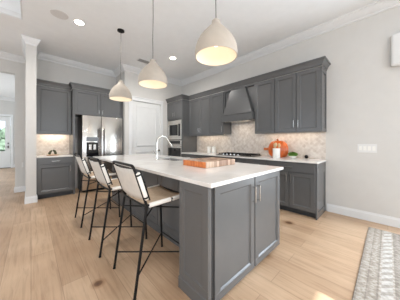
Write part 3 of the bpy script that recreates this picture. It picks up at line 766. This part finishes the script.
# ================================================================ bar stools
def make_stool():
    t = thing('bar_stool', 'bar stool', 'bar stool')
    W = .233; r = .0112
    def leg(x0, x1, y, top=.70):
        bm = BM(); tube(bm, [(x0, y, .0), (x0, y, .008)], .013, 10); tube(bm, [(x0, y, .006), (x1, y, top)], r, 10); return bm
    for y in (-W, W):
        obj('leg', leg(-.265, -.165, y, .70), M['black'], t, True)
        obj('leg', leg(.262, .235, y, .70), M['black'], t, True)
    # floor-near cross brace and front footrest
    zb = .165; xb = lambda z: -.265+.10*z/.70; xf = lambda z: .262-.027*z/.70
    bm = BM(); tube(bm, [(xb(zb), -W, zb), (xf(zb), W, zb)], .0065, 8); tube(bm, [(xb(zb), W, zb-.014), (xf(zb), -W, zb-.014)], .0065, 8)
    obj('cross_brace', bm, M['black'], t, True)
    bm = BM(); tube(bm, [(xf(zb), -W, zb+.012), (xf(zb), W, zb+.012)], .0065, 8); obj('footrest', bm, M['black'], t, True)
    zb = .60
    bm = BM(); tube(bm, [(xb(zb), -W, zb), (xf(zb), W, zb)], .0065, 8); tube(bm, [(xb(zb), W, zb-.014), (xf(zb), -W, zb-.014)], .0065, 8)
    obj('cross_brace', bm, M['black'], t, True)
    # seat rails and frame
    bm = BM()
    for y in (-W, W): tube(bm, [(-.175, y, .70), (.245, y, .712)], .0095, 10)
    tube(bm, [(.24, -W, .705), (.24, W, .705)], .009, 10); tube(bm, [(-.17, -W, .69), (-.17, W, .69)], .009, 10)
    obj('seat_frame', bm, M['black'], t, True)
    # seat sling
    bm = BM(); nu, nv = 8, 10; g = []
    for i in range(nu+1):
        u = i/nu; row = []
        for j in range(nv+1):
            v = j/nv; y = -W+2*W*v; z = .712+.012*u-.032*math.sin(PI*v)*(.75+.25*math.sin(PI*u))
            row.append(bm.verts.new((-.155+.385*u, y, z)))
        g.append(row)
    for i in range(nu):
        for j in range(nv): bm.faces.new((g[i][j], g[i+1][j], g[i+1][j+1], g[i][j+1]))
    o = obj('seat', bm, M['seat'], t, True, label='tan woven seat sling'); mo = o.modifiers.new('thick', 'SOLIDIFY'); mo.thickness = .005
    # sleeves on the side rails, in two pieces with a black band between
    for y in (-W, W):
        for (a, b_) in ((-.145, .065), (.085, .225)):
            bm = BM(); z = lambda x: .70+.012*(x+.175)/.42
            tube(bm, [(a, y, z(a)-.002), (a+.004, y, z(a)-.002), (b_-.004, y, z(b_)-.002), (b_, y, z(b_)-.002)], [.015, .019, .019, .015], 12)
            obj('seat_sleeve', bm, M['canvasw'], t, True)
    # back frame: leans out backwards, rounded top corners
    x0, z0, x1, z1 = -.165, .70, -.278, 1.035
    d = Vector((x1-x0, 0, z1-z0)).normalized(); R = .035
    c1 = Vector((x1, -W, z1)); c2 = Vector((x1, W, z1))
    pts = [(x0, -W, z0), tuple(c1-d*R)]
    pts += [tuple(p) for p in arc(c1-d*R+Vector((0, R, 0)), (0, -1, 0), d, R, 0, PI/2, 6)][1:]
    pts += [tuple(p) for p in arc(c2-d*R-Vector((0, R, 0)), d, (0, 1, 0), R, 0, PI/2, 6)]
    pts += [(x0, W, z0)]
    bm = BM(); tube(bm, pts, .0112, 10); obj('back_frame', bm, M['black'], t, True)
    # back sling
    bm = BM(); g = []
    for i in range(7):
        s = .055+.27*i/6; row = []
        for j in range(11):
            v = j/10; p = Vector((x0, 0, z0))+d*s
            nrm = Vector((d.z, 0, -d.x))
            p = p + nrm*(-.022*math.sin(PI*v))
            row.append(bm.verts.new((p.x, -W+2*W*v, p.z)))
        g.append(row)
    for i in range(6):
        for j in range(10): bm.faces.new((g[i][j], g[i+1][j], g[i+1][j+1], g[i][j+1]))
    o = obj('backrest', bm, M['canvas'], t, True); mo = o.modifiers.new('thick', 'SOLIDIFY'); mo.thickness = .005
    for y in (-W, W):
        off = Vector((d.z, 0, -d.x))*.013+Vector((0, math.copysign(.010, y), 0)); a = Vector((x0, y, z0))+d*.055+off; b_ = Vector((x0, y, z0))+d*.290+off
        bm = BM(); tube(bm, [tuple(a), tuple(a+d*.006), tuple(b_-d*.006), tuple(b_)], [.014, .018, .018, .014], 12)
        sl = obj('back_sleeve', bm, M['canvasw'], t, True)
        o2 = Vector((d.z, 0, -d.x))*.018+Vector((0, math.copysign(.014, y), 0)); bm = BM(); tube(bm, [tuple(a+o2-d*.012), tuple(b_+o2+d*.012)], .006, 8)
        obj('side_rod', bm, M['black'], t, True)
        for q in (a+d*.018, b_-d*.018):
            bm = BM(); tube(bm, [tuple(q-d*.007), tuple(q+d*.007)], .0195, 12); obj('sleeve_band', bm, M['black'], sl, True)
    # (end of the stool)
    return t
st = make_stool()
spots = [(.848, 1.583, 0, 'black framed white sling bar stool closest to the island end doors'),
         (.795, 2.333, 0, 'middle of the three white sling bar stools along the island'),
         (.785, 3.240, 0, 'white sling bar stool closest to the refrigerator')]
for i, (x, y, a, lb) in enumerate(spots):
    if i == 0: st.location = (x, y, 0); st['label'] = lb; st['group'] = 'bar stools along the island'
    else: dup(st, (x, y, 0), a, lb, 'bar stools along the island')

# ================================================================ pendants
def pendant(zr=2.012):
    t = thing('pendant_light', 'pendant', 'pendant light', (0, 0, CZ))
    o = zr-CZ
    bm = BM(); lathe(bm, [(0, -.0), (.062, 0), (.062, -.018), (.05, -.024), (.012, -.028), (0, -.028)], n=28); obj('canopy', bm, M['black'], t, True)
    bm = BM(); tube(bm, [(0, 0, -.025), (.004, .003, (o+.35)*.35), (-.003, .002, (o+.35)*.7), (0, 0, o+.335)], .0038, 8); obj('cord', bm, M['steeldk'], t, True)
    outp = [(.194, 0), (.197, .02), (.196, .05), (.190, .09), (.177, .13), (.156, .17), (.128, .208), (.098, .242), (.070, .272), (.050, .296), (.041, .315), (.039, .336), (.030, .342), (0, .342)]
    bm = BM(); lathe(bm, [(.187, .002)]+outp, n=48, z0=o); sh = obj('lamp_shade', bm, M['plaster'], t, True)
    bm = BM(); lathe(bm, [(.1875, .0022), (.189, .05), (.183, .09), (.170, .13), (.148, .168), (.120, .204), (.090, .237), (.062, .266), (0, .285)], n=48, z0=o); obj('inner_lining', bm, M['shade_in'], sh, True, label='smooth cream inside of the shade')
    bm = BM(); lathe(bm, [(0, .10), (.022, .108), (.033, .13), (.033, .15), (.02, .18), (.014, .20), (.014, .25), (0, .25)], n=20, z0=o); obj('bulb', bm, M['bulb'], t, True)
    d = bpy.data.lights.new('bulb_light', 'POINT'); d.energy = .6; d.color = (1, .92, .80); d.shadow_soft_size = .06
    L = bpy.data.objects.new('bulb_light', d); C.objects.link(L); L.location = (0, 0, o+.06); L.parent = t
    return t
p0 = pendant()
for i, (x, y, lb) in enumerate([(1.254, 1.105, 'cream bell pendant light nearest the camera, over the cutting board end of the island'),
                                (1.226, 2.239, 'cream bell pendant light in the middle of the three over the island'),
                                (1.210, 3.41, 'cream bell pendant light furthest away, in front of the refrigerator')]):
    if i == 0: p0.location = (x, y, CZ); p0['label'] = lb; p0['group'] = 'pendant lights over the island'
    else: dup(p0, (x, y, CZ), 0, lb, 'pendant lights over the island')

# ceiling fittings
def can(loc, lb):
    t = thing('recessed_light', lb, 'ceiling light', (*loc, CZ), group='recessed ceiling lights')
    bm = BM(); lathe(bm, [(.068, -.0005), (.092, -.0005), (.092, -.005), (.07, -.008), (.068, -.004)], n=32); obj('trim_ring', bm, M['trim'], t, True)
    bm = BM(); lathe(bm, [(0, -.004), (.068, -.004), (.068, -.001), (0, -.001)], n=32); obj('lens', bm, M['canlens'], t)
    d = bpy.data.lights.new('downlight', 'SPOT'); d.energy = 64; d.spot_size = 3.05; d.spot_blend = .8; d.color = (1, .98, .955); d.shadow_soft_size = .07
    L = bpy.data.objects.new('downlight', d); C.objects.link(L); L.location = (0, 0, -.02); L.parent = t
can((.606, 3.673), 'glowing round recessed ceiling light beside the round speaker grille')
can((2.539, 3.645), 'glowing round recessed ceiling light above the oven tower aisle')
for x, y, lb in ((-1.0, -.9, 'added unseen recessed ceiling light over the living room'), (.6, -1.6, 'added unseen recessed ceiling light by the rear window')): can((x, y), lb)  # out-of-view downlights added as fill for the room
bm = BM(); lathe(bm, [(0, -.006), (.105, -.006), (.118, -.003), (.118, 0), (0, 0)], .335, 3.668, 36, CZ); tag(obj('ceiling_speaker', bm, M['grille']), 'round grey speaker grille flush in the ceiling', 'speaker')
vt = thing('ceiling_vent', 'small grey rectangular air vent in the ceiling by the pantry', 'vent', (2.10, 4.30, CZ))
bm = BM(); box(bm, -.17, .17, -.095, .095, -.006, 0); obj('frame', bm, M['trim'], vt)
for i in range(6):
    bm = BM(); box(bm, -.145, .145, -.075+i*.025, -.060+i*.025, -.011, -.006); obj('slat', bm, M['slat'], vt)

# ================================================================ small things
# right wall
sw = thing('light_switch', 'white four gang light switch plate on the right wall', 'light switch', (WX, .226, 1.121))
bm = BM(); box(bm, -.006, -.0005, -.112, .112, -.066, .066, .002); obj('plate', bm, M['plate'], sw)
for i in range(4):
    bm = BM(); box(bm, -.010, -.006, -.096+i*.051, -.062+i*.051, -.034, .034, .001); obj('rocker', bm, M['ceramic'], sw)
bm = BM(); box(bm, 3.70, WX-.0005, -2.65, -.027, 2.29, 2.745, .035, 4)
tag(obj('window_valance', bm, M['plate'], smooth=True), 'white rounded window valance mounted high on the right wall', 'window valance')
bm = BM(); box(bm, -.135, -.105, 6.172, 6.1795, .28, .40, .002)
ol = obj('wall_outlet', bm, M['plate']); ol.location = (-.03, 0, .32); tag(ol, 'small white outlet on the wall beside the hall opening', 'outlet')

# rug
bm = BM(); box(bm, -1.9, 1.10, -1.9, 0, 0, .012, .004)
o = obj('area_rug', bm, M['rug']); o.location = (2.393, .19, .001); tag(o, 'beige and grey patterned area rug on the oak floor at lower right', 'rug')

# pumpkin, paddle board, crock, plant, canisters on the range counter
pk = thing('pumpkin', 'glossy orange pumpkin on the range wall countertop behind the utensil crock', 'pumpkin', (3.645, 1.54, .9145))
bm = BM(); n_ = 64
prof = [(0, .025), (.05, .004), (.10, 0), (.14, .018), (.165, .06), (.176, .12), (.17, .18), (.15, .23), (.115, .268), (.075, .285), (.04, .278), (.0, .262)]
lathe(bm, prof, n=n_, lobes=10, lob=.10)
for v in bm.verts: v.co.x *= .62; v.co.y *= 1.17; v.co.z *= 1.15
obj('body', bm, M['pump'], pk, True)
bm = BM(); tube(bm, [(0, 0, .300), (0, .003, .335), (.0, .012, .365)], [.026, .016, .02], 9); obj('stem', bm, M['stem'], pk, True)
bm = BM()
# round paddle board leaning behind the pumpkin with its handle to the left (+Y)
lathe(bm, [(0, 0), (.15, 0), (.15, .016), (0, .016)], n=40)
box(bm, .14, .31, -.028, .028, 0, .016, .004)
bmesh.ops.rotate(bm, verts=bm.verts, matrix=Matrix.Rotation(PI/2, 3, 'Z'))
bmesh.ops.rotate(bm, verts=bm.verts, matrix=Matrix.Rotation(PI/2, 3, 'Y'))
o = obj('paddle_board', bm, M['paddle']); o.location = (3.770, 1.60, 1.0655); tag(o, 'round orange-brown wooden paddle board leaning behind the pumpkin', 'cutting board')
cr = thing('utensil_crock', 'square white crock of kitchen utensils in front of the pumpkin', 'crock', (3.42, 1.475, .9145))
bm = BM(); lathe(bm, [(0, 0), (.062, 0), (.066, .01), (.066, .183), (.059, .183), (.058, .012), (0, .012)], n=28); obj('crock', bm, M['ceramic'], cr, True)
k = 0
for (dx, dy, h_) in ((.02, .030, .255), (-.018, .0, .275), (.01, -.030, .26)):
    bm = BM(); tube(bm, [(dx*.3, dy*.3, .014), (dx*1.3, dy*1.3, h_-.04)], .005, 8)
    r = bmesh.ops.create_uvsphere(bm, u_segments=12, v_segments=8, radius=1)
    for v in r['verts']: v.co = Vector((v.co.x*.010+dx*1.5, v.co.y*.028+dy*1.5, v.co.z*.042+h_-.02))
    o = obj('wooden_spoon', bm, M['spoon'], None, True); o.location = (3.42, 1.475, .9145)
    tag(o, 'pale wooden spoon standing in the white utensil crock', 'spoon', 'wooden spoons in the crock')
pl = thing('potted_plant', 'low green plant in a small white bowl on the range wall countertop', 'plant', (3.60, 1.24, .9145))
bm = BM(); lathe(bm, [(0, 0), (.04, 0), (.06, .02), (.07, .055), (.066, .055), (.055, .022), (0, .015)], n=28); obj('bowl', bm, M['ceramic'], pl, True)
bm = BM()
r = bmesh.ops.create_uvsphere(bm, u_segments=20, v_segments=10, radius=1)
for v in r['verts']: v.co = Vector((v.co.x*.074, v.co.y*.074, .058+max(v.co.z, -.3)*.05))
for i in range(260):
    a = random.random()*2*PI; rr = math.sqrt(random.random())*.084; z = .06+.055*math.sqrt(max(0, 1-(rr/.088)**2))*random.uniform(.6, 1)
    p = Vector((rr*math.cos(a), rr*math.sin(a), z)); s = .017
    M3 = Matrix.Rotation(random.random()*6.28, 3, 'Z') @ Matrix.Rotation(random.uniform(-.8, .8), 3, 'X')
    vs = [bm.verts.new(p + M3 @ Vector(q)) for q in ((0, -s, 0), (s*.6, 0, .003), (0, s, 0), (-s*.6, 0, .003))]
    bm.faces.new(vs)
obj('foliage', bm, M['green'], pl)
bm = BM(); lathe(bm, [(0, 0), (.016, 0), (.028, .014), (.032, .032), (.026, .052), (.012, .063), (0, .064)], n=24)
o = obj('black_ball_ornament', bm, M['black'], None, True); o.location = (3.735, 1.05, .9145); tag(o, 'small round black ornament on the countertop right of the potted plant', 'ornament')
bm = BM()
for (y, r_, h_, lb) in ((3.50, .062, .20, 'white ceramic canister nearest the oven tower'), (3.32, .062, .20, 'white ceramic canister nearest the cooktop')):
    t = thing('canister', lb, 'canister', (3.68, y, .9145), group='canisters by the cooktop')
    b2 = BM(); lathe(b2, [(0, 0), (r_, 0), (r_, h_-.03), (r_-.003, h_-.028), (0, h_-.028)], n=28); obj('jar', b2, M['ceramic'], t, True)
    b2 = BM(); lathe(b2, [(0, h_-.027), (r_+.002, h_-.027), (r_+.002, h_-.012), (.012, h_-.008), (.012, h_+.005), (0, h_+.01)], n=28); obj('lid', b2, M['canvas'], t, True)
bm.free()
# left counter ornament
bm = BM(); lathe(bm, [(0, 0), (.10, 0), (.115, .012), (.11, .014), (.10, .008), (0, .008)], n=36)
o = obj('round_tray', bm, M['tray'], None, True); o.location = (.36, 5.28, .9145); tag(o, 'small round wooden tray on the countertop left of the refrigerator', 'tray')
bm = BM()
for (s, hh) in ((1, .085), (-1, .075)):
    tube(bm, [(s*.055, 0, .016), (s*.052, 0, .05), (s*.032, 0, hh+.01), (s*.006, 0, hh+.03)], [.02, .026, .024, .014], 12)
o = obj('olive_green_ornament', bm, M['dkgreen'], None, True); o.location = (.36, 5.28, .9215); tag(o, 'dark green arched ornament sitting on the round wooden tray', 'ornament')
